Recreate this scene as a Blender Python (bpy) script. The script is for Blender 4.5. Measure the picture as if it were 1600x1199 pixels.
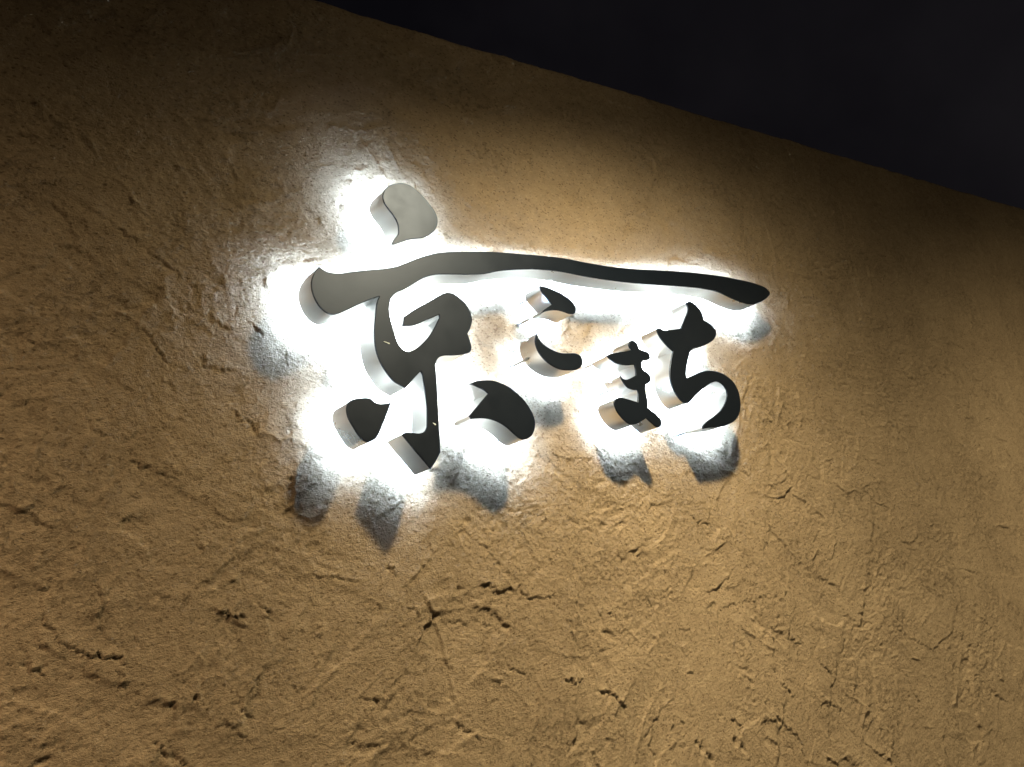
import bpy, bmesh, math, random
import numpy as np
from mathutils import Vector, Matrix
from mathutils.geometry import tessellate_polygon

S = bpy.context.scene
COL = S.collection
for o in list(bpy.data.objects):
    bpy.data.objects.remove(o)

# ------------------------------------------------------------------ camera
# Wall face is the plane y = 0, x runs along it to the right, z is up (ground at 0).
CAM_RIGHT = (0.746297, -0.627130, -0.223043)
CAM_UP = (0.029871, -0.303201, 0.952458)
CAM_BACK = (-0.664942, -0.717479, -0.207546)

cam = bpy.data.objects.new('camera', bpy.data.cameras.new('camera'))
COL.objects.link(cam)
_m = Matrix((CAM_RIGHT, CAM_UP, CAM_BACK)).transposed().to_4x4()
_m.translation = Vector((0.0, -1.3, 1.55))
cam.matrix_world = _m
cam.data.sensor_width = 36.0
cam.data.lens = 36.0 * 1350.0 / 1600.0
cam.data.clip_start = 0.02
cam.data.clip_end = 600.0
S.camera = cam

# ------------------------------------------------------------------ night sky, exposure
world = bpy.data.worlds.new('World')
S.world = world
world.use_nodes = True
bg = world.node_tree.nodes['Background']
bg.inputs['Color'].default_value = (0.90, 0.78, 1.0, 1)      # faint even glow of a town's night sky
bg.inputs['Strength'].default_value = 0.0065
# thin night clouds, barely lit from below by the town
_wn = world.node_tree
_tc = _wn.nodes.new('ShaderNodeTexCoord')
_cl = _wn.nodes.new('ShaderNodeTexNoise')
_cl.inputs['Scale'].default_value = 2.6
_cl.inputs['Detail'].default_value = 5.0
_cl.inputs['Roughness'].default_value = 0.55
_cr = _wn.nodes.new('ShaderNodeValToRGB')
_cr.color_ramp.elements[0].position = 0.30
_cr.color_ramp.elements[0].color = (0.42, 0.38, 0.52, 1)
_cr.color_ramp.elements[1].position = 0.72
_cr.color_ramp.elements[1].color = (1.25, 1.12, 1.32, 1)
_wn.links.new(_tc.outputs['Generated'], _cl.inputs['Vector'])
_wn.links.new(_cl.outputs['Fac'], _cr.inputs['Fac'])
_wn.links.new(_cr.outputs['Color'], bg.inputs['Color'])
S.view_settings.view_transform = 'Standard'
S.view_settings.look = 'None'
S.view_settings.exposure = 0.0
S.view_settings.gamma = 1.0
S.view_settings.use_curve_mapping = False
S.cycles.use_denoising = True
S.cycles.max_bounces = 8
S.cycles.sample_clamp_indirect = 6.0

# main light values (the lamp and the sign's light panels are built further down)
LAMPS = (   # position, watts, beam direction, how it is mounted
    (Vector((1.378, -0.728, 2.668)), 340.0, Vector((0.07, -0.16, -1.0)), 'arm'),
    (Vector((3.468, -1.502, 2.560)), 400.0, Vector((0.27, -0.146, -1.0)), 'post'),  # added unseen lamp, brightens the right of the wall
    (Vector((-0.550, -0.560, 2.660)), 228.0, Vector((-0.28, -0.10, -1.0)), 'arm'),  # added unseen lamp, lifts the dim left of the wall
)
LAMP_COLOR = (1.0, 0.80, 0.47)
LEFT_FILL_COLOR = (1.0, 0.69, 0.39)     # added left lamp, tinted to redden that side of the wall
LED_COLOR = (0.50, 0.70, 1.0)
LED_STRENGTH = 345.0

STROKES = {'dot': [(0.9304, 2.3025), (0.9466, 2.3092), (0.9644, 2.3123), (0.9802, 2.3097), (0.9935, 2.3018), (1.0072, 2.2891), (1.0189, 2.274), (1.0282, 2.2584), (1.0299, 2.2434), (1.0255, 2.2292), (1.0122, 2.2136), (0.9858, 2.1997), (0.9485, 2.1917), (0.9267, 2.1839), (0.9136, 2.1787, 1), (0.9076, 2.1787, 1), (0.9137, 2.1875), (0.9267, 2.2009), (0.9304, 2.2118), (0.9309, 2.225), (0.9253, 2.2396), (0.9173, 2.2513), (0.9101, 2.2652), (0.9103, 2.2774), (0.9178, 2.2912)], 'main': [(0.7455, 2.1238, 1), (0.7553, 2.117), (0.7686, 2.1133), (0.786, 2.1136), (0.8094, 2.118), (0.8505, 2.1244), (0.8859, 2.1298), (0.908, 2.1348), (0.9336, 2.1442), (0.9638, 2.1561), (1.0013, 2.1675), (1.0328, 2.1729), (1.0946, 2.179), (1.159, 2.1831), (1.2257, 2.1842), (1.3197, 2.1846), (1.3686, 2.1833), (1.4284, 2.1782), (1.5074, 2.1735), (1.5921, 2.1725), (1.7149, 2.1759), (1.8263, 2.1771), (1.9298, 2.175), (2.0377, 2.1682), (2.1117, 2.1601), (2.1544, 2.1491), (2.1669, 2.1353), (2.1436, 2.1199), (2.0993, 2.1044), (2.0567, 2.0977), (2.0155, 2.1011), (1.9723, 2.1107), (1.9148, 2.1272), (1.8414, 2.1344), (1.7427, 2.136), (1.6487, 2.1351), (1.5777, 2.1353), (1.4944, 2.1382), (1.4162, 2.1432), (1.3426, 2.1502), (1.2803, 2.1514), (1.2145, 2.1472), (1.1574, 2.1401), (1.119, 2.1322), (1.0808, 2.1283), (1.0205, 2.1254), (0.9911, 2.1224), (0.9622, 2.1135), (0.9207, 2.0922), (0.8956, 2.0818), (0.8832, 2.0729), (0.8757, 2.059), (0.8711, 2.0441), (0.8705, 2.0281), (0.8728, 1.9989), (0.8784, 1.9788), (0.8868, 1.9703), (0.8966, 1.9683), (0.9102, 1.9723), (0.9303, 1.9845), (0.9494, 1.9995), (0.9641, 2.0148), (0.9812, 2.0351, 1), (0.9816, 2.0409, 1), (0.9551, 2.0316), (0.9263, 2.0208), (0.9128, 2.0178), (0.8932, 2.017, 1), (0.902, 2.0357, 1), (0.9271, 2.05), (0.9638, 2.0665), (0.9945, 2.0812), (1.0123, 2.0875), (1.0272, 2.0859), (1.042, 2.0762), (1.0546, 2.0617), (1.0598, 2.0459), (1.0592, 2.032), (1.052, 2.0174), (1.0403, 2.0035, 1), (1.0425, 1.9903), (1.0425, 1.9748), (1.0356, 1.966), (1.0181, 1.9618), (0.9947, 1.96), (0.9721, 1.9596), (0.9585, 1.9552), (0.9499, 1.9452), (0.9461, 1.9267), (0.9407, 1.8964), (0.9329, 1.8605), (0.9267, 1.8249), (0.922, 1.7988), (0.9182, 1.7797, 1), (0.9049, 1.7653), (0.8895, 1.7518, 1), (0.8772, 1.7701), (0.8606, 1.7933), (0.8452, 1.8166, 1), (0.851, 1.8204), (0.8667, 1.8188), (0.8826, 1.8169), (0.8926, 1.8194), (0.8993, 1.8267), (0.9032, 1.839), (0.9092, 1.8653), (0.9118, 1.8885), (0.9139, 1.9137), (0.9144, 1.9246), (0.9122, 1.9304, 1), (0.8949, 1.9178), (0.8719, 1.8997, 1), (0.8492, 1.9147), (0.8347, 1.9382), (0.8283, 1.9576), (0.8268, 1.9772), (0.8304, 2.0057), (0.84, 2.0366), (0.8479, 2.0587), (0.8562, 2.0728, 1), (0.8377, 2.0669), (0.8104, 2.0561), (0.7808, 2.0433), (0.7638, 2.0369), (0.7542, 2.0354), (0.7438, 2.0384), (0.7335, 2.0478), (0.7262, 2.0627), (0.7236, 2.0785), (0.7258, 2.0947), (0.733, 2.1091)], 'left': [(0.7473, 1.8716), (0.7524, 1.8796), (0.7608, 1.8834), (0.774, 1.8854), (0.7887, 1.8856), (0.7967, 1.8839), (0.8024, 1.8787), (0.8087, 1.8746), (0.8167, 1.8734), (0.8368, 1.8757, 1), (0.8236, 1.8564), (0.8116, 1.8394), (0.7995, 1.8228), (0.792, 1.8151), (0.7841, 1.8111), (0.7749, 1.8083, 1), (0.7663, 1.8134), (0.7592, 1.8221), (0.7522, 1.8371), (0.7465, 1.8517), (0.7455, 1.8628)], 'right': [(1.017, 1.9038, 1), (1.0361, 1.9083), (1.057, 1.9096), (1.0758, 1.9084), (1.0939, 1.9033), (1.1129, 1.8949), (1.1305, 1.8812), (1.1459, 1.8648), (1.1559, 1.8472), (1.1606, 1.8319), (1.1598, 1.8169), (1.152, 1.8018), (1.1385, 1.7911), (1.1222, 1.7875), (1.1106, 1.7906), (1.102, 1.7976), (1.0842, 1.8147), (1.0679, 1.8252), (1.0507, 1.8318), (1.0313, 1.8352), (1.0144, 1.8357), (1.003, 1.836, 1), (1.0, 1.8417, 1), (1.0258, 1.8602), (1.0573, 1.8828, 1), (1.0497, 1.8894), (1.0331, 1.8976)], 'ko_upper': [(1.2655, 2.1138, 1), (1.2819, 2.1121), (1.3037, 2.1058), (1.3276, 2.0973), (1.3459, 2.086), (1.3566, 2.0737), (1.3579, 2.0611), (1.3504, 2.0527), (1.3343, 2.0519), (1.321, 2.0556), (1.3051, 2.0586), (1.2835, 2.0585), (1.2663, 2.0557), (1.2467, 2.0492, 1), (1.2622, 2.0594), (1.2889, 2.0721, 1), (1.278, 2.0852), (1.2668, 2.1012)], 'ko_lower': [(1.2237, 2.0063, 1), (1.2256, 1.9947), (1.2347, 1.9827), (1.2541, 1.9709), (1.2784, 1.9633), (1.3021, 1.9621), (1.3224, 1.962), (1.3359, 1.9557), (1.3384, 1.9453), (1.332, 1.9337), (1.317, 1.9263), (1.2923, 1.9244), (1.2663, 1.9269), (1.2455, 1.9352), (1.2266, 1.9492), (1.215, 1.9669), (1.2128, 1.9849), (1.2166, 1.9964)], 'ma': [(1.5016, 1.9815), (1.5076, 1.9884), (1.5183, 1.9912), (1.5282, 1.9878), (1.533, 1.9807), (1.5341, 1.9701, 1), (1.5502, 1.9666), (1.5629, 1.9622), (1.5667, 1.9544), (1.5651, 1.9469), (1.5555, 1.9436), (1.5384, 1.943), (1.5303, 1.9374), (1.5267, 1.9283), (1.5291, 1.9206), (1.5408, 1.9142), (1.5489, 1.9058), (1.5486, 1.8979), (1.5403, 1.8907), (1.5239, 1.8853, 1), (1.5191, 1.8759), (1.5173, 1.8647), (1.5148, 1.8455), (1.5088, 1.8321, 1), (1.5201, 1.824), (1.5355, 1.8119), (1.5437, 1.8024), (1.5435, 1.7934), (1.5375, 1.7871), (1.5247, 1.7853), (1.5115, 1.7943), (1.4955, 1.8081, 1), (1.4784, 1.8027), (1.4603, 1.7979), (1.4406, 1.797), (1.4259, 1.804), (1.4123, 1.8178), (1.4048, 1.8311), (1.4032, 1.8489), (1.4113, 1.8568), (1.428, 1.8594), (1.4457, 1.8559), (1.4645, 1.8506), (1.4812, 1.846, 1), (1.49, 1.8658), (1.4899, 1.8741, 1), (1.4732, 1.8759), (1.4612, 1.8802), (1.4535, 1.8882), (1.4482, 1.8978), (1.445, 1.9093, 1), (1.4528, 1.9017), (1.4626, 1.8991), (1.4742, 1.9011), (1.4987, 1.908, 1), (1.503, 1.9231), (1.5034, 1.9333, 1), (1.4774, 1.9325), (1.4567, 1.9348), (1.4405, 1.9387), (1.4271, 1.9464), (1.4193, 1.9549, 1), (1.4341, 1.9597), (1.4621, 1.9634), (1.4858, 1.9657), (1.5079, 1.9688, 1), (1.5023, 1.9745)], 'chi': [(1.7627, 2.0927, 1), (1.7811, 2.0964), (1.7974, 2.0901), (1.8122, 2.0751), (1.8176, 2.0613), (1.814, 2.0467, 1), (1.8363, 2.0385), (1.8507, 2.0256), (1.8524, 2.01), (1.8342, 1.9951), (1.8011, 1.9824), (1.7637, 1.9746), (1.7372, 1.9711), (1.7232, 1.9625), (1.7084, 1.9462), (1.6928, 1.9253), (1.6825, 1.908), (1.6818, 1.8966, 1), (1.7107, 1.9039), (1.7477, 1.9118), (1.7828, 1.9132), (1.8131, 1.9098), (1.8436, 1.8989), (1.8673, 1.8797), (1.8759, 1.8557), (1.8722, 1.8305), (1.8639, 1.8125), (1.846, 1.7935), (1.8196, 1.7804), (1.7842, 1.7732), (1.7488, 1.7711), (1.7123, 1.7718), (1.6884, 1.7701, 1), (1.6899, 1.7767), (1.7112, 1.7874), (1.7476, 1.7991), (1.7827, 1.8133), (1.8086, 1.8318), (1.8211, 1.8468), (1.8252, 1.8629), (1.8157, 1.8774), (1.7955, 1.8847), (1.7709, 1.881), (1.7373, 1.8697), (1.7001, 1.8546), (1.665, 1.8368, 1), (1.6483, 1.8352), (1.6318, 1.8461), (1.6188, 1.8704), (1.6166, 1.8925), (1.6222, 1.9128), (1.6364, 1.9375), (1.6557, 1.9645, 1), (1.6417, 1.9759), (1.6292, 1.9887), (1.6187, 2.0058), (1.6169, 2.0208, 1), (1.6278, 2.0229), (1.6456, 2.0179), (1.6731, 2.0194), (1.7113, 2.0233, 1), (1.7319, 2.0435), (1.7619, 2.0752)]}
PINS = {'dot': [(0.9711, 2.2778), (0.9797, 2.2206), (0.9415, 2.2903)], 'main': [(0.7568, 2.0785), (0.8171, 2.0934), (0.9989, 2.146), (1.2021, 2.1655), (1.4529, 2.1579), (1.7575, 2.1557), (2.0447, 2.1357), (0.8502, 2.0036), (0.8592, 1.9377), (0.9307, 1.9059), (1.0269, 2.0641), (1.009, 1.9794), (0.9011, 1.783)], 'left': [(0.7682, 1.8661), (0.7819, 1.8318), (0.8069, 1.8584)], 'right': [(1.08, 1.8947), (1.1279, 1.806), (1.132, 1.8472)], 'ko_upper': [(1.2745, 2.1037), (1.2638, 2.0584), (1.3445, 2.0644)], 'ko_lower': [(1.215, 1.9627), (1.221, 1.9932), (1.3209, 1.9434)], 'ma': [(1.4298, 1.9538), (1.4705, 1.9428), (1.4971, 1.9379), (1.5113, 1.9807), (1.4567, 1.8893), (1.4267, 1.8493), (1.5248, 1.7939), (1.5277, 1.9023)], 'chi': [(1.6311, 2.0145), (1.6597, 1.9548), (1.7736, 2.0841), (1.6992, 1.7766), (1.6366, 1.86), (1.8275, 2.0132), (1.8446, 1.8268)]}
FLECKS = [(0.8464, 1.9867), (0.8563, 1.9831), (0.9151, 1.8329), (0.9187, 1.8303)]
MARKS = [(2.4, [(0.5132, 1.5931), (0.5327, 1.5919), (0.5453, 1.577), (0.5661, 1.5678)]), (1.6, [(0.573, 1.5906), (0.5874, 1.5828), (0.601, 1.5703), (0.5853, 1.5589)]), (1.5, [(0.5893, 1.9122), (0.5971, 1.8934), (0.6264, 1.8721), (0.627, 1.8427)]), (1.1, [(0.3705, 1.8982), (0.3726, 1.8788), (0.4025, 1.8719)]), (1.4, [(0.4135, 1.8516), (0.429, 1.8308), (0.4717, 1.8021), (0.4878, 1.7806)]), (1.1, [(0.396, 1.7816), (0.4327, 1.7753)]), (1.3, [(0.6539, 1.6203), (0.7211, 1.6084), (0.7769, 1.5822)]), (1.1, [(0.5828, 1.6479), (0.606, 1.6288)]), (1.2, [(0.8159, 1.6135), (0.8291, 1.6024), (0.8384, 1.5852)]), (1.1, [(0.8442, 1.5366), (0.8609, 1.5223), (0.8759, 1.5004)]), (1.1, [(0.889, 1.4976), (0.9504, 1.487), (1.0194, 1.4643), (1.0379, 1.4744)]), (1.4, [(1.0188, 1.6277), (1.0542, 1.5855), (1.0902, 1.5426)]), (1.3, [(0.2781, 1.672), (0.2971, 1.671)]), (1.3, [(0.2846, 1.6606), (0.2917, 1.6172), (0.3013, 1.5983), (0.3341, 1.5741), (0.3653, 1.5625), (0.4005, 1.5411)]), (1.2, [(0.3678, 1.5491), (0.3804, 1.5161)]), (1.4, [(0.4989, 1.4407), (0.5269, 1.4059), (0.5442, 1.3918)]), (1.2, [(0.3964, 1.4441), (0.4267, 1.414), (0.4499, 1.3908)]), (1.1, [(0.6666, 1.5396), (0.6786, 1.5138)]), (1.3, [(0.4963, 1.706), (0.5084, 1.6896), (0.5199, 1.6683)]), (1.2, [(0.3576, 1.6731), (0.3617, 1.637), (0.3493, 1.5876)]), (1.3, [(1.4916, 1.6003), (1.5346, 1.6241), (1.5898, 1.6171)]), (2.0, [(1.6555, 1.6011), (1.69, 1.5656), (1.7522, 1.5492)]), (2.3, [(1.1532, 1.341), (1.1818, 1.3218), (1.2251, 1.3169)]), (2.0, [(1.2256, 1.2923), (1.2835, 1.271), (1.3169, 1.2309)]), (1.8, [(1.9102, 1.2614), (1.9387, 1.2316), (1.9739, 1.2126)]), (1.8, [(2.4077, 1.2075), (2.4452, 1.1452), (2.5364, 1.0977), (2.6123, 1.0526), (2.7359, 1.0627), (2.8506, 1.0832)]), (2.3, [(3.3941, 1.7431), (3.4432, 1.7153), (3.5004, 1.7246)]), (2.3, [(3.6145, 1.7834), (3.6145, 1.7311), (3.6519, 1.6768)]), (1.8, [(2.8444, 1.2301), (2.8884, 1.1914)]), (1.2, [(2.9295, 1.2421), (3.1286, 1.1904)]), (1.4, [(2.0063, 1.6162), (2.0696, 1.618), (2.1399, 1.6283)]), (1.3, [(1.9038, 1.6783), (1.9574, 1.6388)]), (1.3, [(1.5163, 1.3581), (1.5822, 1.3227)]), (1.6, [(1.6315, 1.4064), (1.6934, 1.4051), (1.7403, 1.4222), (1.793, 1.4486)]), (1.1, [(1.6311, 1.351), (1.7246, 1.3615), (1.8428, 1.3536), (1.9331, 1.3601)]), (1.6, [(1.0902, 1.5426), (1.1251, 1.4931), (1.2008, 1.4847)]), (1.8, [(1.617, 1.1352), (1.6521, 1.1046)]), (1.6, [(1.697, 1.0918), (1.7888, 1.0875), (1.8328, 1.0386), (1.8706, 0.9763)]), (1.5, [(1.9178, 1.0593), (2.0001, 1.0678), (2.0918, 1.0035)]), (1.9, [(1.8264, 1.1586), (1.8571, 1.1358), (1.8809, 1.0995)]), (1.6, [(2.5825, 1.4031), (2.6821, 1.3583), (2.8136, 1.3794)]), (1.5, [(2.8772, 0.8731), (3.017, 0.7869)]), (1.4, [(2.7846, 1.0031), (2.8552, 0.9374)]), (1.2, [(1.2979, 1.156), (1.3715, 1.1905), (1.4724, 1.2282)]), (1.2, [(1.2924, 1.454), (1.3019, 1.4)]), (1.1, [(0.7135, 2.3443), (0.7268, 2.3139)]), (1.8, [(0.5723, 2.0781), (0.5942, 2.0448), (0.6201, 2.0338)]), (1.4, [(0.4947, 2.114), (0.5127, 2.0983)]), (1.7, [(0.55, 2.0002), (0.5669, 1.9727), (0.609, 1.9663)]), (1.3, [(0.4587, 2.0639), (0.4969, 1.9846), (0.5081, 1.9579)]), (1.2, [(0.3793, 2.2624), (0.4307, 2.2246), (0.4791, 2.1849), (0.5659, 2.1062)]), (1.3, [(0.3077, 2.0209), (0.3269, 2.0063)]), (1.5, [(0.6456, 2.0513), (0.6706, 2.0284)]), (1.1, [(0.5565, 2.2617), (0.5585, 2.2383)]), (1.5, [(2.0771, 1.935), (2.0723, 1.9128), (2.0506, 1.8876)]), (1.4, [(2.0706, 1.7843), (2.1112, 1.7891), (2.1421, 1.7798)]), (1.2, [(2.1493, 2.0878), (2.1789, 2.0492)]), (1.1, [(0.7781, 1.6748), (0.8942, 1.7165), (0.9389, 1.7534)]), (1.3, [(2.4617, 1.4687), (2.5502, 1.4176)]), (1.3, [(3.2045, 1.9355), (3.3881, 1.8816)]), (1.2, [(2.1988, 1.8939), (2.2847, 1.8618)]), (1.3, [(3.455, 1.5281), (3.5417, 1.4823)]), (1.4, [(0.2819, 1.9173), (0.2955, 1.9353)]), (1.2, [(0.2499, 1.6098), (0.2657, 1.5819), (0.2885, 1.5478)]), (1.3, [(0.2432, 1.6562), (0.2543, 1.6581)]), (1.3, [(0.3162, 1.5203), (0.3268, 1.5092)]), (1.5, [(2.9483, 1.1077), (3.095, 0.9936)]), (1.4, [(2.0166, 1.1501), (2.0648, 1.1223)]), (1.2, [(2.5158, 1.6792), (2.5749, 1.6438)]), (1.4, [(2.4173, 0.9915), (2.4597, 0.9366)]), (1.4, [(0.8828, 1.3387), (0.9269, 1.2943)]), (1.3, [(1.0286, 1.3892), (1.0815, 1.353)]), (1.2, [(0.7218, 1.4131), (0.7654, 1.3915)]), (1.3, [(0.6097, 1.4713), (0.6372, 1.4451)]), (1.3, [(1.6979, 1.1983), (1.7415, 1.1801)])]
PITS = [(5, 11, 1.501, 1.0988), (5, 10, 1.5138, 1.0766), (4.5, 8, 1.4901, 1.1151), (5, 10, 1.6156, 1.0808), (5, 9, 1.6346, 1.0587), (4, 5, 0.4674, 1.4786), (4, 4.5, 0.6718, 1.7769), (4, 6, 3.3868, 1.756), (4, 6, 3.5728, 1.7205), (4, 5, 2.8489, 1.2171), (3.5, 5, 1.1919, 1.3253), (3.5, 5, 1.3067, 1.2399), (3.5, 5, 2.4014, 0.9695), (3, 4, 2.0371, 1.6041), (3, 4, 2.0651, 1.8981)]
CHIPS = [((0.3939, 1.4895), (0.4176, 1.4935)), ((0.4911, 1.638), (0.513, 1.6425)), ((0.5789, 1.7058), (0.602, 1.6983)), ((0.9164, 1.561), (0.9429, 1.5689)), ((0.9145, 1.5148), (0.9632, 1.5072)), ((1.5155, 1.6044), (1.5582, 1.5972)), ((2.7254, 0.9311), (2.8584, 0.9111)), ((1.8359, 1.5374), (1.856, 1.533)), ((0.3679, 1.9913), (0.3863, 1.9991)), ((1.9526, 1.4827), (1.9845, 1.4746))]

FACE_Y = -0.0884      # front of the letters
BACK_Y = -0.0364      # open back of the letters, 36 mm off the wall
WALL_TOP = 2.76

# ------------------------------------------------------------------ materials
def mat(name):
    m = bpy.data.materials.new(name)
    m.use_nodes = True
    nt = m.node_tree
    return m, nt, nt.nodes['Principled BSDF']

def node(nt, kind, **kw):
    n = nt.nodes.new(kind)
    for k, v in kw.items():
        if k in n.inputs:
            n.inputs[k].default_value = v
        else:
            setattr(n, k, v)
    return n

def stucco_material():
    m, nt, p = mat('tan_stucco')
    L = nt.links
    geo = node(nt, 'ShaderNodeNewGeometry')
    mp = node(nt, 'ShaderNodeMapping')                  # the coat is drawn out sideways by the trowel
    mp.inputs['Scale'].default_value = (0.72, 1.0, 1.0)
    L.new(geo.outputs['Position'], mp.inputs['Vector'])
    big = node(nt, 'ShaderNodeTexNoise', Scale=2.2, Detail=5.0, Roughness=0.6)
    mid = node(nt, 'ShaderNodeTexNoise', Scale=38.0, Detail=4.0, Roughness=0.65)
    L.new(mp.outputs['Vector'], big.inputs['Vector'])
    L.new(mp.outputs['Vector'], mid.inputs['Vector'])
    r1 = node(nt, 'ShaderNodeValToRGB')
    r1.color_ramp.elements[0].position = 0.32
    r1.color_ramp.elements[0].color = (0.36, 0.286, 0.197, 1)
    r1.color_ramp.elements[1].position = 0.70
    r1.color_ramp.elements[1].color = (0.44, 0.354, 0.246, 1)
    L.new(big.outputs['Fac'], r1.inputs['Fac'])
    r2 = node(nt, 'ShaderNodeValToRGB')
    r2.color_ramp.elements[0].position = 0.30
    r2.color_ramp.elements[0].color = (0.80, 0.79, 0.78, 1)
    r2.color_ramp.elements[1].position = 0.70
    r2.color_ramp.elements[1].color = (1.0, 1.0, 1.0, 1)
    L.new(mid.outputs['Fac'], r2.inputs['Fac'])
    mx = node(nt, 'ShaderNodeMix', data_type='RGBA', blend_type='MULTIPLY')
    mx.inputs['Factor'].default_value = 1.0
    L.new(r1.outputs['Color'], mx.inputs['A'])
    L.new(r2.outputs['Color'], mx.inputs['B'])
    # sand grains and pores in the render coat
    vor = node(nt, 'ShaderNodeTexVoronoi', Scale=330.0)
    L.new(mp.outputs['Vector'], vor.inputs['Vector'])
    sep = node(nt, 'ShaderNodeSeparateColor')
    L.new(vor.outputs['Color'], sep.inputs['Color'])
    r3 = node(nt, 'ShaderNodeValToRGB')
    r3.color_ramp.elements[0].position = 0.0
    r3.color_ramp.elements[0].color = (0.55, 0.52, 0.50, 1)
    r3.color_ramp.elements[1].position = 1.0
    r3.color_ramp.elements[1].color = (1.22, 1.20, 1.18, 1)
    e = r3.color_ramp.elements.new(0.12); e.color = (0.92, 0.91, 0.90, 1)
    e = r3.color_ramp.elements.new(0.93); e.color = (1.03, 1.03, 1.03, 1)
    L.new(sep.outputs[0], r3.inputs['Fac'])
    mx2 = node(nt, 'ShaderNodeMix', data_type='RGBA', blend_type='MULTIPLY')
    mx2.inputs['Factor'].default_value = 1.0
    L.new(mx.outputs['Result'], mx2.inputs['A'])
    L.new(r3.outputs['Color'], mx2.inputs['B'])
    L.new(mx2.outputs['Result'], p.inputs['Base Color'])
    p.inputs['Roughness'].default_value = 1.0
    p.inputs['Diffuse Roughness'].default_value = 0.6
    p.inputs['Specular IOR Level'].default_value = 0.03
    g1 = node(nt, 'ShaderNodeTexNoise', Scale=520.0, Detail=3.0, Roughness=0.7)
    g2 = node(nt, 'ShaderNodeTexNoise', Scale=170.0, Detail=4.0, Roughness=0.7)
    for g in (g1, g2):
        L.new(mp.outputs['Vector'], g.inputs['Vector'])
    b1 = node(nt, 'ShaderNodeBump', Strength=0.85, Distance=0.0024)
    b2 = node(nt, 'ShaderNodeBump', Strength=0.75, Distance=0.0045)
    L.new(g1.outputs['Fac'], b1.inputs['Height'])
    L.new(g2.outputs['Fac'], b2.inputs['Height'])
    L.new(b1.outputs['Normal'], b2.inputs['Normal'])
    g3 = node(nt, 'ShaderNodeTexNoise', Scale=75.0, Detail=7.0, Roughness=0.78, Distortion=0.4)
    gate = node(nt, 'ShaderNodeTexNoise', Scale=7.0, Detail=3.0)
    for g in (g3, gate):
        L.new(mp.outputs['Vector'], g.inputs['Vector'])
    r4 = node(nt, 'ShaderNodeValToRGB')
    r4.color_ramp.elements[0].position = 0.40
    r4.color_ramp.elements[1].position = 0.47
    L.new(g3.outputs['Fac'], r4.inputs['Fac'])
    r5 = node(nt, 'ShaderNodeMapRange')
    r5.inputs['From Min'].default_value = 0.42
    r5.inputs['From Max'].default_value = 0.60
    r5.inputs['To Min'].default_value = 0.12
    r5.inputs['To Max'].default_value = 1.0
    L.new(gate.outputs['Fac'], r5.inputs['Value'])
    b3 = node(nt, 'ShaderNodeBump', Distance=0.0013)
    L.new(r5.outputs['Result'], b3.inputs['Strength'])
    L.new(r4.outputs['Color'], b3.inputs['Height'])
    L.new(b2.outputs['Normal'], b3.inputs['Normal'])
    L.new(b3.outputs['Normal'], p.inputs['Normal'])
    return m

def steel_material(name, rough, col, bump=0.03, metallic=1.0):
    m, nt, p = mat(name)
    L = nt.links
    geo = node(nt, 'ShaderNodeNewGeometry')
    n1 = node(nt, 'ShaderNodeTexNoise', Scale=14.0, Detail=5.0, Roughness=0.6)
    L.new(geo.outputs['Position'], n1.inputs['Vector'])
    mr = node(nt, 'ShaderNodeMapRange')
    mr.inputs['From Min'].default_value = 0.25
    mr.inputs['From Max'].default_value = 0.75
    mr.inputs['To Min'].default_value = rough - 0.05
    mr.inputs['To Max'].default_value = rough + 0.06
    L.new(n1.outputs['Fac'], mr.inputs['Value'])
    L.new(mr.outputs['Result'], p.inputs['Roughness'])
    p.inputs['Base Color'].default_value = (*col, 1)
    p.inputs['Metallic'].default_value = metallic
    n2 = node(nt, 'ShaderNodeTexNoise', Scale=60.0, Detail=3.0)
    L.new(geo.outputs['Position'], n2.inputs['Vector'])
    b = node(nt, 'ShaderNodeBump', Strength=bump, Distance=0.002)
    L.new(n2.outputs['Fac'], b.inputs['Height'])
    L.new(b.outputs['Normal'], p.inputs['Normal'])
    return m

def emit_material(name, col, strength):
    m, nt, p = mat(name)
    p.inputs['Base Color'].default_value = (0.8, 0.8, 0.8, 1)
    p.inputs['Emission Color'].default_value = (*col, 1)
    p.inputs['Emission Strength'].default_value = strength
    return m

def plain_material(name, col, rough, noise=0.25, scale=20.0):
    m, nt, p = mat(name)
    L = nt.links
    geo = node(nt, 'ShaderNodeNewGeometry')
    n1 = node(nt, 'ShaderNodeTexNoise', Scale=scale, Detail=6.0)
    L.new(geo.outputs['Position'], n1.inputs['Vector'])
    r = node(nt, 'ShaderNodeValToRGB')
    r.color_ramp.elements[0].color = (*[c * (1 - noise) for c in col], 1)
    r.color_ramp.elements[1].color = (*[c * (1 + noise) for c in col], 1)
    L.new(n1.outputs['Fac'], r.inputs['Fac'])
    L.new(r.outputs['Color'], p.inputs['Base Color'])
    p.inputs['Roughness'].default_value = rough
    return m

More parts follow.
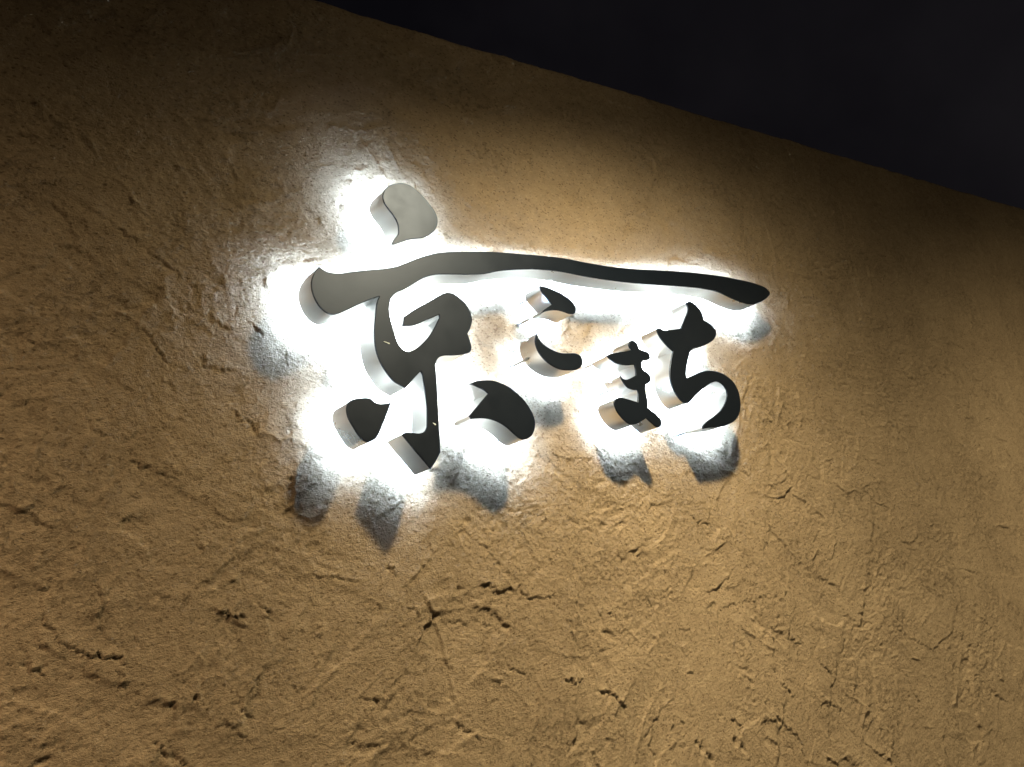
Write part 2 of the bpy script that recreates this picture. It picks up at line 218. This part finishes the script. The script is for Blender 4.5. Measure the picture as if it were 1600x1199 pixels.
M_STUCCO = stucco_material()
M_FACE = steel_material('satin_black_enamel', 0.43, (0.002, 0.004, 0.008), 0.03, 0.0)
M_FACE.node_tree.nodes['Principled BSDF'].inputs['Specular Tint'].default_value = (0.50, 0.66, 1.0, 1)
M_FACE.node_tree.nodes['Principled BSDF'].inputs['Specular IOR Level'].default_value = 0.55
M_SIDE = steel_material('brushed_steel', 0.30, (0.62, 0.63, 0.64), 0.06)
M_PIN = steel_material('pin_steel', 0.45, (0.62, 0.62, 0.62), 0.02, 0.25)
M_FLECK = steel_material('pale_fleck', 0.5, (0.72, 0.85, 0.95), 0.0, 0.0)
M_LED = emit_material('white_light_panel', LED_COLOR, LED_STRENGTH)
M_ASPHALT = plain_material('asphalt', (0.05, 0.05, 0.05), 0.95, 0.4, 60.0)
M_LAMPBODY = plain_material('dark_lamp_paint', (0.03, 0.03, 0.032), 0.45, 0.15)

# ------------------------------------------------------------------ helpers
def link_mesh(name, me, m, parent=None):
    me.materials.append(m)
    o = bpy.data.objects.new(name, me)
    COL.objects.link(o)
    if parent is not None:
        o.parent = parent
        o.matrix_parent_inverse = parent.matrix_world.inverted()
    return o

def thing(name, loc, label, cat, group=None):
    o = bpy.data.objects.new(name, None)
    o.empty_display_size = 0.05
    o.location = loc
    COL.objects.link(o)
    o.matrix_world = Matrix.Translation(loc)
    o['label'] = label
    o['category'] = cat
    if group:
        o['group'] = group
    return o

# ------------------------------------------------------------------ stucco relief (metres)
rng = np.random.default_rng(7)
random.seed(11)

def _hash(ix, iz, seed):
    h = (ix.astype(np.int64) * 374761393 + iz.astype(np.int64) * 668265263 + seed * 982451653) & 0xFFFFFFFF
    h = ((h ^ (h >> 13)) * 1274126177) & 0xFFFFFFFF
    h = (h ^ (h >> 16)) & 0xFFFFFFFF
    return h.astype(np.float64) / 2147483648.0 - 1.0

def vnoise(x, z, size, seed):
    """smooth value noise in -1..1, feature size in metres"""
    fx, fz = x / size + 1000.0, z / size + 1000.0
    ix, iz = np.floor(fx), np.floor(fz)
    u, v = fx - ix, fz - iz
    u = u * u * u * (u * (u * 6 - 15) + 10)
    v = v * v * v * (v * (v * 6 - 15) + 10)
    a, b = _hash(ix, iz, seed), _hash(ix + 1, iz, seed)
    c, d = _hash(ix, iz + 1, seed), _hash(ix + 1, iz + 1, seed)
    return (a * (1 - u) + b * u) * (1 - v) + (c * (1 - u) + d * u) * v

def fbm(x, z, size, octaves, seed, gain=0.5):
    r, amp, tot = 0.0, 1.0, 0.0
    for k in range(octaves):
        c, n = math.cos(0.65 + 1.1 * k), math.sin(0.65 + 1.1 * k)
        r = r + amp * vnoise(x * c - z * n, x * n + z * c, size, seed + 31 * k)
        tot += amp
        size *= 0.5
        amp *= gain
    return r / tot

def sstep(a, b, v):
    t = np.clip((v - a) / (b - a), 0, 1)
    return t * t * (3 - 2 * t)

def spaced(segments):
    out = [segments[0][0]]
    for a, b, s0, s1 in segments:
        x = a
        while True:
            s = s0 + (s1 - s0) * min(1.0, max(0.0, (x - a) / (b - a)))
            x += s
            if x >= b - 0.5 * s:
                break
            out.append(x)
        out.append(b)
    return np.array(out)

XS = spaced([(-3.0, 0.12, 0.08, 0.03), (0.12, 1.7, 0.0025, 0.0025), (1.7, 3.3, 0.0025, 0.0052), (3.3, 5.4, 0.0052, 0.011), (5.4, 9.0, 0.03, 0.12)])
ZS = spaced([(0.0, 0.50, 0.06, 0.02), (0.50, WALL_TOP, 0.0026, 0.0026)])

def relief():
    X, Z = np.meshgrid(XS, ZS)
    XN = np.where(X < 2.0, 0.75 * X, 1.5 + 0.52 * (X - 2.0))
    W1 = fbm(XN, Z, 0.030, 3, 5)
    W2 = fbm(XN, Z, 0.012, 3, 77)
    h = 0.0022 * fbm(XN, Z, 0.45, 3, 1) + 0.0007 * fbm(XN, Z, 0.10, 2, 21)

    def window(x0, x1, z0, z1):
        return (slice(max(0, np.searchsorted(ZS, z0) - 1), np.searchsorted(ZS, z1) + 1),
                slice(max(0, np.searchsorted(XS, x0) - 1), np.searchsorted(XS, x1) + 1))

    # overlapping trowel passes: each lays a slightly different skim with a ragged leading edge
    for k in range(900):
        cx, cz = rng.uniform(-0.1, 5.6), rng.uniform(0.45, 2.8)
        th = rng.choice([-0.75, 0.7, -0.2, 1.3]) + rng.normal(0, 0.35)
        ln, wd = rng.uniform(0.10, 0.30), rng.uniform(0.045, 0.11)
        R = ln + 0.05
        w = window(cx - R, cx + R, cz - R, cz + R)
        x, z = X[w] - cx, Z[w] - cz
        if x.size == 0:
            continue
        u = x * math.cos(th) + z * math.sin(th)
        v = -x * math.sin(th) + z * math.cos(th) + rng.uniform(-1.6, 1.6) * u * u
        e = 0.007 * W1[w] + 0.006 * W2[w]
        dist = np.maximum(np.abs(v) - wd + e, np.abs(u) - ln + 1.4 * e)
        side = 0.5 + 0.5 * np.sin(9.0 * u / ln + rng.uniform(0, 6.28))
        soft = 0.0030 + 0.020 * sstep(0.45, 0.95, side) + np.where(v > 0, 0.012 * sstep(0.1, 0.6, side), 0.0)
        m = 1.0 - sstep(-soft, 0.0, dist)
        hp = rng.normal(0, 0.0015) + rng.normal(0, 0.0065) * v + 0.0009 * vnoise(X[w], Z[w], 0.09, 400 + k)
        # drag streaks and broken flakes along this pass
        st = fbm(u * 0.16 + 3.0 * k, v + 0.25 * e, 0.013, 3, 5000 + k, 0.6)
        hp = hp + rng.uniform(0.0001, 0.0006) * (sstep(0.06, 0.16, st) - 0.8 * sstep(0.10, 0.24, -st))
        h[w] = h[w] * (1 - m) + (0.40 * h[w] + hp) * m
        # plaster pushed up along the edge of the pass
        h[w] += rng.uniform(0.0002, 0.0024) * np.exp(-(dist / 0.0038) ** 2) * sstep(0.15, 0.9, 1 - side) * sstep(-0.25, 0.25, W1[w] + 0.5 * W2[w])

    # sandy, torn patches between smooth trowelled ones
    rough = sstep(-0.05, 0.45, fbm(XN, Z, 0.16, 3, 9))
    g = fbm(XN, Z, 0.011, 3, 133, 0.6)
    h += (0.00025 + 0.00055 * rough) * g + (0.0006 + 0.0007 * rough) * fbm(XN, Z, 0.0062, 2, 733)
    fl = fbm(XN + 0.3 * W1 * 0.02, Z, 0.050, 5, 611, 0.68)
    h += 0.0006 * sstep(-0.015, 0.03, fl) * sstep(-0.15, 0.35, fbm(XN, Z, 0.25, 2, 19))
    fl = fbm(XN * 0.8 - Z * 0.6, (XN * 0.6 + Z * 0.8) * 0.45, 0.034, 4, 677, 0.66)
    h += 0.0007 * sstep(0.10, 0.15, fl) * rough - 0.0006 * sstep(0.16, 0.22, -fl) * rough
    tear = sstep(0.30, 0.55, fbm(XN + 0.02 * W1, Z, 0.022, 3, 211)) * rough
    h -= 0.0022 * tear

    def mark(amp, pts, seed, thin=1.0):
        P = np.array(pts)
        pad = 0.035
        w = window(P[:, 0].min() - pad, P[:, 0].max() + pad, P[:, 1].min() - pad, P[:, 1].max() + pad)
        x, z = X[w], Z[w]
        if x.size == 0:
            return
        x = x + 0.0060 * W2[w] + 0.0045 * vnoise(X[w], Z[w], 0.007, seed + 3)
        z = z + 0.0055 * W1[w] + 0.0050 * vnoise(X[w], Z[w], 0.006, seed)
        best = np.full(x.shape, 9.0)
        sg = np.zeros(x.shape)
        tt = np.zeros(x.shape)
        seg = np.linalg.norm(np.diff(P, axis=0), axis=1)
        total, acc = seg.sum(), 0.0
        for i in range(len(P) - 1):
            a, b = P[i], P[i + 1]
            dx, dz = (b - a) / max(seg[i], 1e-6)
            t = np.clip((x - a[0]) * dx + (z - a[1]) * dz, 0, seg[i])
            ex, ez = x - a[0] - t * dx, z - a[1] - t * dz
            dd = np.hypot(ex, ez)
            nx, nz = (-dz, dx) if dx > 0 or (dx == 0 and dz < 0) else (dz, -dx)
            s = ex * nx + ez * nz
            k = dd < best
            best = np.where(k, dd, best)
            sg = np.where(k, np.where(s >= 0, 1.0, -1.0), sg)
            tt = np.where(k, acc + t, tt)
            acc += seg[i]
        taper = sstep(0, 0.30, tt / total) * (1 - sstep(0.75, 1.0, tt / total))
        live = taper * (0.55 + 0.45 * sstep(-0.5, 0.3, vnoise(X[w], Z[w], 0.018, seed + 5)))
        lip = np.where(sg > 0, 0.75 * np.exp(-best / (0.010 * thin)), -0.95 * np.exp(-(best / (0.0042 * (0.35 + 0.65 * thin))) ** 2) - 0.25 * np.exp(-best / (0.012 * thin)))
        h[w] += 0.001 * amp * live * lip

    # long curved ridges left along the trowel's edge, with the shallow hollow of its path beside them
    def ridge(amp, pts, seed, flip):
        P = np.array(pts)
        pad = 0.06
        w = window(P[:, 0].min() - pad, P[:, 0].max() + pad, P[:, 1].min() - pad, P[:, 1].max() + pad)
        if X[w].size == 0:
            return
        x = X[w] + 0.0045 * W1[w] + 0.0020 * W2[w]
        z = Z[w] + 0.0045 * W2[w] + 0.0020 * vnoise(X[w], Z[w], 0.006, seed)
        best = np.full(x.shape, 9.0)
        sg, tt = np.zeros(x.shape), np.zeros(x.shape)
        for i in range(len(P) - 1):
            a, b = P[i], P[i + 1]
            sl = np.linalg.norm(b - a)
            dx, dz = (b - a) / sl
            t = np.clip((x - a[0]) * dx + (z - a[1]) * dz, 0, sl)
            ex, ez = x - a[0] - t * dx, z - a[1] - t * dz
            dd = np.hypot(ex, ez)
            kk = dd < best
            best = np.where(kk, dd, best)
            sg = np.where(kk, np.sign(-ex * dz + ez * dx) * flip, sg)
            tt = np.where(kk, (i + t / sl) / (len(P) - 1), tt)
        live = sstep(0, 0.25, tt) * (1 - sstep(0.7, 1.0, tt))
        gap = 0.25 + 0.75 * sstep(-0.25, 0.2, vnoise(X[w], Z[w], 0.030, seed + 5))
        prof = np.where(sg > 0, np.exp(-best / 0.0075), np.exp(-(best / 0.0026) ** 2))
        hollow = np.where(sg > 0, 0.0, -0.38 * np.exp(-((best - 0.012) / 0.018) ** 2))
        h[w] += 0.001 * amp * live * (prof * gap + hollow)

    for k in range(420):
        cx, cz = rng.uniform(0.1, 4.6), rng.uniform(0.5, 2.72)
        th = rng.choice([0.55, 0.75, -0.65, 0.1, 1.2, -1.1])  + rng.normal(0, 0.3)
        cv = rng.normal(0, 5.0)
        n = int(rng.integers(5, 14))
        pts = [(cx, cz)]
        for j in range(n):
            pts.append((pts[-1][0] + 0.02 * math.cos(th), pts[-1][1] + 0.02 * math.sin(th)))
            th += cv * 0.02 + rng.normal(0, 0.10)
        ridge(rng.uniform(1.0, 3.3), pts, 7000 + k, rng.choice([-1.0, 1.0]))

    for k in range(4200):
        cx, cz = rng.uniform(0.1, 5.3), rng.uniform(0.5, 2.74)
        th = rng.choice([-0.8, -0.8, 0.6, -0.1, -1.3]) + rng.normal(0, 0.35)
        n = rng.integers(1, 4)
        big = rng.random() < 0.12
        pts = [(cx, cz)]
        for j in range(n):
            th2 = th + rng.normal(0, 0.5)
            st = rng.uniform(0.007, 0.018) * (1.5 if big else 0.62)
            pts.append((pts[-1][0] + st * math.cos(th2), pts[-1][1] + st * math.sin(th2)))
        mark(rng.uniform(0.6, 1.9) * (1.2 if big else 0.95), pts, 900 + k, 1.0 if big else 0.6)
    for k, (amp, pts) in enumerate(MARKS):
        mark(2.0 * amp, pts, 2000 + k, 0.75)
    for k, (dep, rad, px, pz) in enumerate(PITS):
        r = 0.001 * rad
        w = window(px - 4 * r, px + 4 * r, pz - 4 * r, pz + 4 * r)
        d2 = np.hypot((X[w] - px) * 1.25 + 0.5 * r * W1[w] * 2, Z[w] - pz + r * W2[w] * 1.3) / r
        h[w] -= 0.001 * dep * np.exp(-d2 ** 3) - 0.0008 * np.exp(-((d2 - 1.5) / 0.5) ** 2)
    for (a, b) in CHIPS:
        a, b = np.array(a), np.array(b)
        w = window(min(a[0], b[0]) - .03, max(a[0], b[0]) + .03, min(a[1], b[1]) - .03, max(a[1], b[1]) + .03)
        L = np.linalg.norm(b - a)
        dx, dz = (b - a) / L
        x, z = X[w] - a[0], Z[w] - a[1]
        t = np.clip(x * dx + z * dz, 0, L)
        dd = np.hypot(x - t * dx, z - t * dz) + 0.0015 * W2[w]
        dd = dd + 0.0018 * W1[w] + 0.0012 * vnoise(X[w], Z[w], 0.005, 17)
        h[w] += 0.0017 * (1 - sstep(0.0006, 0.0042, dd)) * (0.5 + 0.5 * sstep(0, 1, t / L))
    # keep the coarse outer grid calm
    return h

def build_wall():
    h = relief()
    nx, nz = len(XS), len(ZS)
    # front sheet
    X, Z = np.meshgrid(XS, ZS)
    front = np.stack([X, -h, Z], -1)
    # rounded, slightly wavy top edge, the top of the wall and its back
    r = 0.014
    wob = 0.0055 * fbm(XS, XS * 0 + 3.0, 0.13, 5, 51, 0.62)
    rows = []
    for a in (20, 45, 70, 90):
        t = math.radians(a)
        rows.append(np.stack([XS, (-h[-1]) * math.cos(t) + r * (1 - math.cos(t)), WALL_TOP + r * math.sin(t) + wob], -1))
    for y, z in ((0.09, WALL_TOP + r + 0.004), (0.17, WALL_TOP + r), (0.185, WALL_TOP - 0.01), (0.185, 0.0)):
        rows.append(np.stack([XS, XS * 0 + y, XS * 0 + z], -1))
    front[-1, :, 2] += wob
    front[-2, :, 2] += wob * 0.5
    G = np.concatenate([front, np.stack(rows, 0)], 0)
    nr = G.shape[0]
    co = G.reshape(-1, 3).astype(np.float32)
    i = np.arange(nx - 1)[None, :] + np.arange(nr - 1)[:, None] * nx
    q = np.stack([i, i + 1, i + nx + 1, i + nx], -1).reshape(-1, 4).astype(np.int32)
    me = bpy.data.meshes.new('stucco_wall')
    me.vertices.add(len(co))
    me.vertices.foreach_set('co', co.ravel())
    me.loops.add(q.size)
    me.loops.foreach_set('vertex_index', q.ravel())
    me.polygons.add(len(q))
    me.polygons.foreach_set('loop_start', np.arange(len(q), dtype=np.int32) * 4)
    me.update(calc_edges=True)
    me.polygons.foreach_set('use_smooth', np.ones(len(q), dtype=bool))
    me.validate()
    o = link_mesh('stucco_wall', me, M_STUCCO)
    o['label'] = 'tan rough trowelled stucco wall carrying the backlit metal letters'
    o['category'] = 'wall'
    return o

build_wall()

# ground in front of the wall (below the picture)
bm = bmesh.new()
vs = [bm.verts.new(p) for p in ((-150, -150, 0), (150, -150, 0), (150, 150, 0), (-150, 150, 0))]
bm.faces.new(vs)
me = bpy.data.meshes.new('ground')
bm.to_mesh(me)
ground = link_mesh('ground', me, M_ASPHALT)
ground.location.z = -0.004
ground['kind'] = 'structure'

# ------------------------------------------------------------------ letters
def smooth_outline(pts, step=0.0022):
    """closed centripetal curve through pts; points with a third value are corners"""
    n = len(pts)
    P = [np.array(p[:2]) for p in pts]
    c = [len(p) > 2 for p in pts]
    out = []
    for i in range(n):
        p1, p2 = P[i], P[(i + 1) % n]
        p0 = P[i - 1] if not c[i] else p1 * 2 - p2
        p3 = P[(i + 2) % n] if not c[(i + 1) % n] else p2 * 2 - p1
        t0 = 0.0
        t1 = t0 + max(np.linalg.norm(p1 - p0), 1e-6) ** 0.5
        t2 = t1 + max(np.linalg.norm(p2 - p1), 1e-6) ** 0.5
        t3 = t2 + max(np.linalg.norm(p3 - p2), 1e-6) ** 0.5
        k = max(1, int(np.linalg.norm(p2 - p1) / step))
        for j in range(k):
            t = t1 + (t2 - t1) * j / k
            a1 = (t1 - t) / (t1 - t0) * p0 + (t - t0) / (t1 - t0) * p1
            a2 = (t2 - t) / (t2 - t1) * p1 + (t - t1) / (t2 - t1) * p2
            a3 = (t3 - t) / (t3 - t2) * p2 + (t - t2) / (t3 - t2) * p3
            b1 = (t2 - t) / (t2 - t0) * a1 + (t - t0) / (t2 - t0) * a2
            b2 = (t3 - t) / (t3 - t1) * a2 + (t - t1) / (t3 - t1) * a3
            out.append((t2 - t) / (t2 - t1) * b1 + (t - t1) / (t2 - t1) * b2)
    Q = np.array(out)
    x, z = Q[:, 0], Q[:, 1]
    area = 0.5 * np.sum(x * np.roll(z, -1) - np.roll(x, -1) * z)
    return Q if area > 0 else Q[::-1]          # counter-clockwise seen from the front

def inset(Q, d):
    """shift a counter-clockwise outline inwards by d"""
    e1 = Q - np.roll(Q, 1, 0)
    e2 = np.roll(Q, -1, 0) - Q
    n1 = np.stack([-e1[:, 1], e1[:, 0]], 1) / np.maximum(np.linalg.norm(e1, axis=1), 1e-9)[:, None]
    n2 = np.stack([-e2[:, 1], e2[:, 0]], 1) / np.maximum(np.linalg.norm(e2, axis=1), 1e-9)[:, None]
    m = n1 + n2
    m /= np.maximum(np.linalg.norm(m, axis=1), 1e-9)[:, None]
    k = 1.0 / np.maximum(np.sum(m * n1, axis=1), 0.45)
    return Q + m * (d * k)[:, None]

def ring_mesh(name, rings, cap_first=False, cap_last=False, sharp=35.0):
    """rings: list of (outline, y) joined in order; caps are triangulated outlines"""
    n = len(rings[0][0])
    V, F = [], []
    for Q, y in rings:
        V += [(q[0], y, q[1]) for q in Q]
    for k in range(len(rings) - 1):
        a, b = k * n, (k + 1) * n
        for i in range(n):
            j = (i + 1) % n
            F.append((a + i, b + i, b + j, a + j))
    nside = len(F)
    for flag, k, flip in ((cap_first, 0, False), (cap_last, len(rings) - 1, True)):
        if flag:
            Q = rings[k][0]
            for t in tessellate_polygon([[Vector((q[0], q[1], 0)) for q in Q]]):
                F.append(tuple(k * n + i for i in t))
    me = bpy.data.meshes.new(name)
    me.from_pydata(V, [], F)
    bm = bmesh.new()
    bm.from_mesh(me)
    for f in bm.faces:
        f.smooth = f.index < nside
    bmesh.ops.recalc_face_normals(bm, faces=bm.faces)
    bm.to_mesh(me)
    bm.free()
    me.set_sharp_from_angle(angle=math.radians(sharp))
    return me

def shell(name, Q, parent):
    """sheet steel side wall of a letter, open at both ends"""
    A, B = inset(Q, 0.0006), inset(Q, 0.0018)
    return link_mesh(name, ring_mesh(name, [(A, FACE_Y + 0.0022), (A, BACK_Y), (B, BACK_Y), (B, FACE_Y + 0.0022)]), M_SIDE, parent)

def face_plate(Q, parent):
    A = inset(Q, 0.0009)
    return link_mesh('face_plate', ring_mesh('face_plate', [(A, FACE_Y), (Q, FACE_Y + 0.0009), (Q, FACE_Y + 0.0030), (A, FACE_Y + 0.0034)],
                                             cap_first=True, sharp=25.0), M_FACE, parent)

def light_panel(Q, parent):
    A = inset(Q, 0.0021)
    return link_mesh('light_panel', ring_mesh('light_panel', [(A, BACK_Y - 0.0200), (A, BACK_Y - 0.0170)], True, True), M_LED, parent)

def tube(bm, a, b, r, seg=10):
    a, b = Vector(a), Vector(b)
    d = (b - a)
    q = d.to_track_quat('Z', 'Y').to_matrix().to_4x4()
    q.translation = (a + b) / 2
    bmesh.ops.create_cone(bm, cap_ends=True, segments=seg, radius1=r, radius2=r, depth=d.length, matrix=q)

def pin(x, z, parent):
    bm = bmesh.new()
    tube(bm, (x, BACK_Y - 0.018, z), (x, 0.012, z), 0.0028)
    tube(bm, (x, -0.0045, z), (x, 0.006, z), 0.0048)       # little collar against the plaster
    me = bpy.data.meshes.new('mounting_pin')
    bm.to_mesh(me)
    bm.free()
    for p in me.polygons:
        p.use_smooth = len(p.vertices) == 4
    return link_mesh('mounting_pin', me, M_PIN, parent)

GROUP = 'backlit metal letters of the wall sign'
kanji = thing('kanji_letter', Vector((0.95, 0, 1.75)), 'large dark steel kanji on the left whose long bar sweeps over the small letters', 'sign letter', GROUP)
kana_ko = thing('kana_letter', Vector((1.35, 0, 1.95)), 'small kana of two short separate curved strokes, right beside the large kanji', 'sign letter', GROUP)
kana_ma = thing('kana_letter', Vector((1.62, 0, 1.85)), 'smallest kana, upright with two crossbars and a loop at its foot', 'sign letter', GROUP)
kana_chi = thing('kana_letter', Vector((1.85, 0, 1.9)), 'rightmost kana, a thick hook ending in a wide open bowl', 'sign letter', GROUP)

def fit_out(key, body, Q):
    face_plate(Q, body)
    light_panel(Q, body)
    for x, z in PINS[key]:
        pin(x, z, body)

for key in ('dot', 'main', 'left', 'right'):
    Q = smooth_outline(STROKES[key])
    fit_out(key, shell('brush_stroke', Q, kanji), Q)
for key in ('ko_upper', 'ko_lower'):
    Q = smooth_outline(STROKES[key])
    fit_out(key, shell('brush_stroke', Q, kana_ko), Q)
for key, th in (('ma', kana_ma), ('chi', kana_chi)):
    Q = smooth_outline(STROKES[key])
    shell('letter_side', Q, th)
    fit_out(key, th, Q)

# two small raised pale-blue flecks on the kanji's dark face
for (a, b, w) in ((FLECKS[0], FLECKS[1], 0.0012), (FLECKS[2], FLECKS[3], 0.0017)):
    a, b = Vector((a[0], 0, a[1])), Vector((b[0], 0, b[1]))
    d = (b - a).normalized()
    s = Vector((-d.z, 0, d.x))
    bm = bmesh.new()
    ring = [a - d * w, a - s * w * 0.5, (a + b) / 2 - s * w * 0.4, b - s * w, b + d * w, b + s * w * 0.8, (a + b) / 2 + s * w * 0.6, a + s * w * 0.3]
    lo = [bm.verts.new((p.x, FACE_Y - 0.0001, p.z)) for p in ring]
    hi = [bm.verts.new((p.x, FACE_Y - 0.0006, p.z)) for p in ring]
    for i in range(8):
        bm.faces.new((lo[i], lo[(i + 1) % 8], hi[(i + 1) % 8], hi[i]))
    bm.faces.new(hi)
    bmesh.ops.recalc_face_normals(bm, faces=bm.faces)
    me = bpy.data.meshes.new('face_fleck')
    bm.to_mesh(me)
    bm.free()
    link_mesh('face_fleck', me, M_FLECK, kanji)

# ------------------------------------------------------------------ spotlight on an arm at the top of the wall (just above the picture); two more added out of view to fill the sides
BEAM_SIGN = -1.0
LENS = emit_material('warm_lamp_lens', LAMP_COLOR, 30.0)

def build_spotlight(pos, watt, aim, mount, label):
    d = aim.normalized()
    back = pos - d * 0.165
    if mount == 'arm':
        base = Vector((pos.x - 0.83, 0.09, WALL_TOP + 0.018))
        reach_dir = (Vector((pos.x, pos.y, 0)) - Vector((base.x, base.y, 0))).normalized()
        path = [base + Vector((0, 0, 0.01)), base + Vector((0, 0, 0.20))]
        for k in range(1, 7):
            t = k / 6 * math.pi / 2
            path.append(base + Vector((0, 0, 0.20 + 0.06 * math.sin(t))) + reach_dir * 0.06 * (1 - math.cos(t)))
        path += [Vector((back.x, back.y, base.z + 0.26)) - reach_dir * 0.05, Vector((back.x, back.y, base.z + 0.23)), back]
    else:
        base = Vector((pos.x + 0.25, pos.y - 0.15, 0.0))
        path = [base, base + Vector((0, 0, back.z + 0.10)), Vector((back.x + 0.05, back.y - 0.03, back.z + 0.13)), Vector((back.x, back.y, back.z + 0.10)), back]
    root = thing('spotlight', base, label, 'spotlight', 'spotlights along the wall')
    bm = bmesh.new()
    bmesh.ops.create_cube(bm, size=1.0, matrix=Matrix.Translation((base.x, base.y, base.z + 0.007)) @ Matrix.Diagonal((0.12, 0.12, 0.014, 1)))
    bmesh.ops.bevel(bm, geom=list(bm.edges), offset=0.003, segments=2, affect='EDGES')
    me = bpy.data.meshes.new('base_plate'); bm.to_mesh(me); bm.free()
    link_mesh('base_plate', me, M_LAMPBODY, root)
    bm = bmesh.new()
    for a, b in zip(path, path[1:]):
        tube(bm, a, b, 0.011, 12)
    for p in path[1:-1]:
        bmesh.ops.create_uvsphere(bm, u_segments=12, v_segments=8, radius=0.011, matrix=Matrix.Translation(p))
    me = bpy.data.meshes.new('arm'); bm.to_mesh(me); bm.free()
    link_mesh('arm', me, M_LAMPBODY, root)
    q = d.to_track_quat('Z', 'Y').to_matrix().to_4x4()
    q.translation = pos - d * 0.05
    prof = [(0.0, -0.12), (0.026, -0.118), (0.032, -0.105), (0.034, -0.07), (0.052, -0.05), (0.056, -0.02), (0.056, 0.022), (0.053, 0.022), (0.053, -0.010), (0.0, -0.012)]
    bm = bmesh.new()
    rings = []
    for r, z in prof:
        rings.append([bm.verts.new(q @ Vector((r * math.cos(k * math.pi / 16), r * math.sin(k * math.pi / 16), z))) for k in range(32)] if r else [bm.verts.new(q @ Vector((0, 0, z)))])
    for A, B in zip(rings, rings[1:]):
        for k in range(32):
            a0, a1 = A[k % len(A)], A[(k + 1) % len(A)]
            b0, b1 = B[k % len(B)], B[(k + 1) % len(B)]
            vs = []
            for v in (a0, a1, b1, b0):
                if v not in vs:
                    vs.append(v)
            bm.faces.new(vs)
    bmesh.ops.recalc_face_normals(bm, faces=bm.faces)
    me = bpy.data.meshes.new('lamp_housing'); bm.to_mesh(me); bm.free()
    link_mesh('lamp_housing', me, M_LAMPBODY, root)
    bm = bmesh.new()
    bmesh.ops.create_circle(bm, cap_ends=True, segments=32, radius=0.050, matrix=q @ Matrix.Translation((0, 0, -0.007)))
    me = bpy.data.meshes.new('lamp_lens'); bm.to_mesh(me); bm.free()
    link_mesh('lamp_lens', me, LENS, root)
    li = bpy.data.lights.new('lamp_light', 'POINT')
    li.shadow_soft_size = 0.042
    li.energy = watt
    li.color = LEFT_FILL_COLOR if pos.x < 0 else LAMP_COLOR
    # beam pattern of the lamp: full along its axis, fading smoothly to nothing sideways
    li.use_nodes = True
    nt = li.node_tree
    em = nt.nodes['Emission']
    tc = nt.nodes.new('ShaderNodeTexCoord')
    dot = node(nt, 'ShaderNodeVectorMath', operation='DOT_PRODUCT')
    dot.inputs[1].default_value = (0, 0, BEAM_SIGN)
    nt.links.new(tc.outputs['Normal'], dot.inputs[0])
    mr = node(nt, 'ShaderNodeMapRange')
    mr.inputs['From Min'].default_value = -0.16
    mr.inputs['From Max'].default_value = 1.0
    nt.links.new(dot.outputs['Value'], mr.inputs['Value'])
    pw = node(nt, 'ShaderNodeMath', operation='POWER')
    pw.inputs[1].default_value = 2.25
    nt.links.new(mr.outputs['Result'], pw.inputs[0])
    ad = node(nt, 'ShaderNodeMath', operation='ADD')
    ad.inputs[1].default_value = 0.006                  # stray sideways light
    nt.links.new(pw.outputs['Value'], ad.inputs[0])
    nt.links.new(ad.outputs['Value'], em.inputs['Strength'])
    lo = bpy.data.objects.new('lamp_light', li)
    COL.objects.link(lo)
    m = d.to_track_quat('-Z', 'Y').to_matrix().to_4x4()
    m.translation = pos
    lo.matrix_world = m
    lo.parent = root
    lo.matrix_parent_inverse = root.matrix_world.inverted()

build_spotlight(*LAMPS[0], 'dark spotlight on a long arm reaching out above the kanji')
build_spotlight(*LAMPS[1], 'added unseen fill spotlight on a ground post, right of the letters')
build_spotlight(*LAMPS[2], 'added unseen fill spotlight on an arm at the far left of the wall top')
